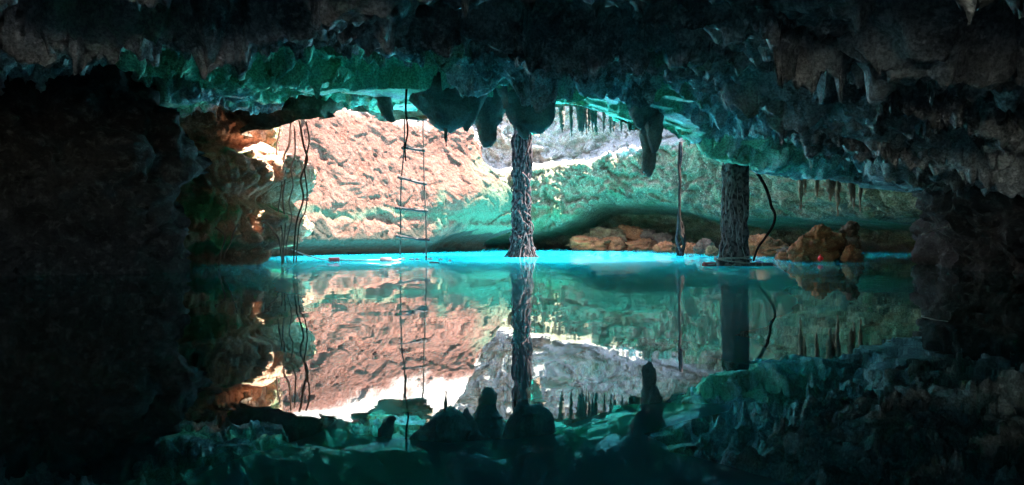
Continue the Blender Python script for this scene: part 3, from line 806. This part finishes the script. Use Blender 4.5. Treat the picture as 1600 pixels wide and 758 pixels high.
# ------------------------------------------------------------------ floats, ropes, ball, driftwood
M_RED = plain_mat("faded_red_foam", (0.42, 0.06, 0.06), (0.26, 0.05, 0.05), rough=0.55, scale=30.0)
M_BLK = plain_mat("dark_foam", (0.05, 0.035, 0.04), (0.09, 0.05, 0.05), rough=0.55, scale=30.0)
M_BALL = plain_mat("red_plastic", (0.9, 0.02, 0.012), None, rough=0.3, scale=30.0, bump=0.0)

def float_cyl(px, py, lpx, rpx, mat, label, rz=0.0, Yd=None, bands=()):
    Yd = Yd or water_Y(py + 3)
    o = empty("float", (P(px, py, Yd).x, Yd, 0.0))
    tag(o, label, "float", "floats on the mooring ropes")
    L = lpx / F * Yd / 2; r_ = rpx / F * Yd
    d = np.array([math.cos(rz), math.sin(rz), 0.0]); c = np.array([o.location.x, Yd, r_ * 0.45])
    prof = [(-1, 0.35), (-0.99, 0.85), (-0.94, 1.0), (0, 1.0), (0.94, 1.0), (0.99, 0.85), (1, 0.35)]
    MB().add(tube_data([c + d * L * t for t, _ in prof], [r_ * k for _, k in prof], 16)).build("foam_cylinder", mat, o)
    for b in bands:
        MB().add(tube_data([c + d * L * (b - 0.06), c + d * L * (b + 0.06)], r_ * 1.06, 16)).build("band", M_ROPE, o)
    return o
float_cyl(522, 408, 17, 4.6, M_RED, "reddish cylindrical float nearer the left cliff", 0.1, 9.55)
float_cyl(603, 408.5, 17, 4.6, M_BLK, "dark cylindrical float next to the rope ladder foot", 0.05, 9.55)
float_cyl(1108, 412, 22, 4.2, M_RED, "red cylindrical float tied left of the stout trunk", 0.35, 8.1)
float_cyl(1187, 413, 40, 4.0, M_BLK, "dark cylindrical float with two pale bands right of the stout trunk", -0.1, 8.05, (-0.35, 0.15))

def rope(pts, rad, label, mat=None):
    pth = catmull([tuple(p) for p in pts], 0.03)
    return tag(one_tube("mooring_rope", pth, rad, mat or M_ROPE, 6), label, "rope")
def wp(px, Yd, z): return ((px - 800) / F * Yd, Yd, z)
rope([wp(456, 8.7, 0.17), wp(474, 8.9, 0.11), wp(496, 9.2, 0.05), wp(514, 9.5, 0.02)], 0.0085, "pale rope sagging from the left cliff to the reddish float")
rope([wp(531, 9.55, 0.02), wp(560, 9.62, 0.014), wp(595, 9.55, 0.02)], 0.0085, "pale rope floating between the two left floats")
rope([wp(612, 9.55, 0.02), wp(618, 9.6, 0.012), wp(626, 9.95, 0.02)], 0.0085, "short pale rope end from the dark float to the ladder")
wr = []
for k in range(40):
    an = k / 40 * 2 * math.pi * 2.3 + 2.6
    wr.append((px0[0] + math.cos(an) * 0.196, px0[1] + math.sin(an) * 0.196, 0.10 - 0.05 * k / 40 + 0.02 * math.sin(an * 1.3)))
rope([wp(1100, 8.1, 0.01)] + [wp(1118, 8.02, 0.03)] + wr + [wp(1172, 8.0, 0.03)], 0.0075, "pale rope wound round the foot of the stout trunk")

M_TWIG = plain_mat("bleached_twig", (0.75, 0.72, 0.66), (0.6, 0.56, 0.5), rough=0.7)
ball = MB()
bc = P(1282, 407, 9.05)
th = np.linspace(0, math.pi, 11)
ball.add(tube_data([(bc.x, 9.05, 0.05 - 0.036 * math.cos(t)) for t in th], [max(0.001, 0.034 * math.sin(t)) for t in th], 18))
rb = empty("ball_buoy", (bc.x, 9.05, 0.0)); tag(rb, "small bright red ball at the foot of the largest orange boulder", "buoy")
ball.build("ball", M_BALL, rb)
MB().add(tube_data([(bc.x, 9.05, 0.083), (bc.x, 9.05, 0.094), (bc.x + 0.006, 9.05, 0.1)], [0.010, 0.009, 0.004], 10)).build("neck", M_BALL, rb)

for i, (xa, xb, py) in enumerate([(640, 647, 405.5), (649, 655, 405.5), (664, 676, 405.5), (671, 687, 411), (685, 692, 406), (700, 705, 408.5), (627, 634, 404.8)]):
    Yd = water_Y(py)
    a_ = np.array(wp(xa, Yd, 0.004)); b_ = np.array(wp(xb, Yd + 0.1 * ((i % 3) - 1), 0.005))
    tag(one_tube("driftwood", np.linspace(a_, b_, 5), np.array([0.006, 0.012, 0.013, 0.011, 0.005]), M_TAN, 6),
        "little pale stick floating at the foot of the rope ladder", "driftwood", "sticks floating by the rope ladder")
a_ = np.array(P(1440, 367, 6.2)); b_ = np.array(P(1480, 354, 6.5))
tag(one_tube("twig", np.linspace(a_, b_, 6), 0.006, M_TWIG, 6), "lone thin pale twig sticking out of the dark right wall", "twig")
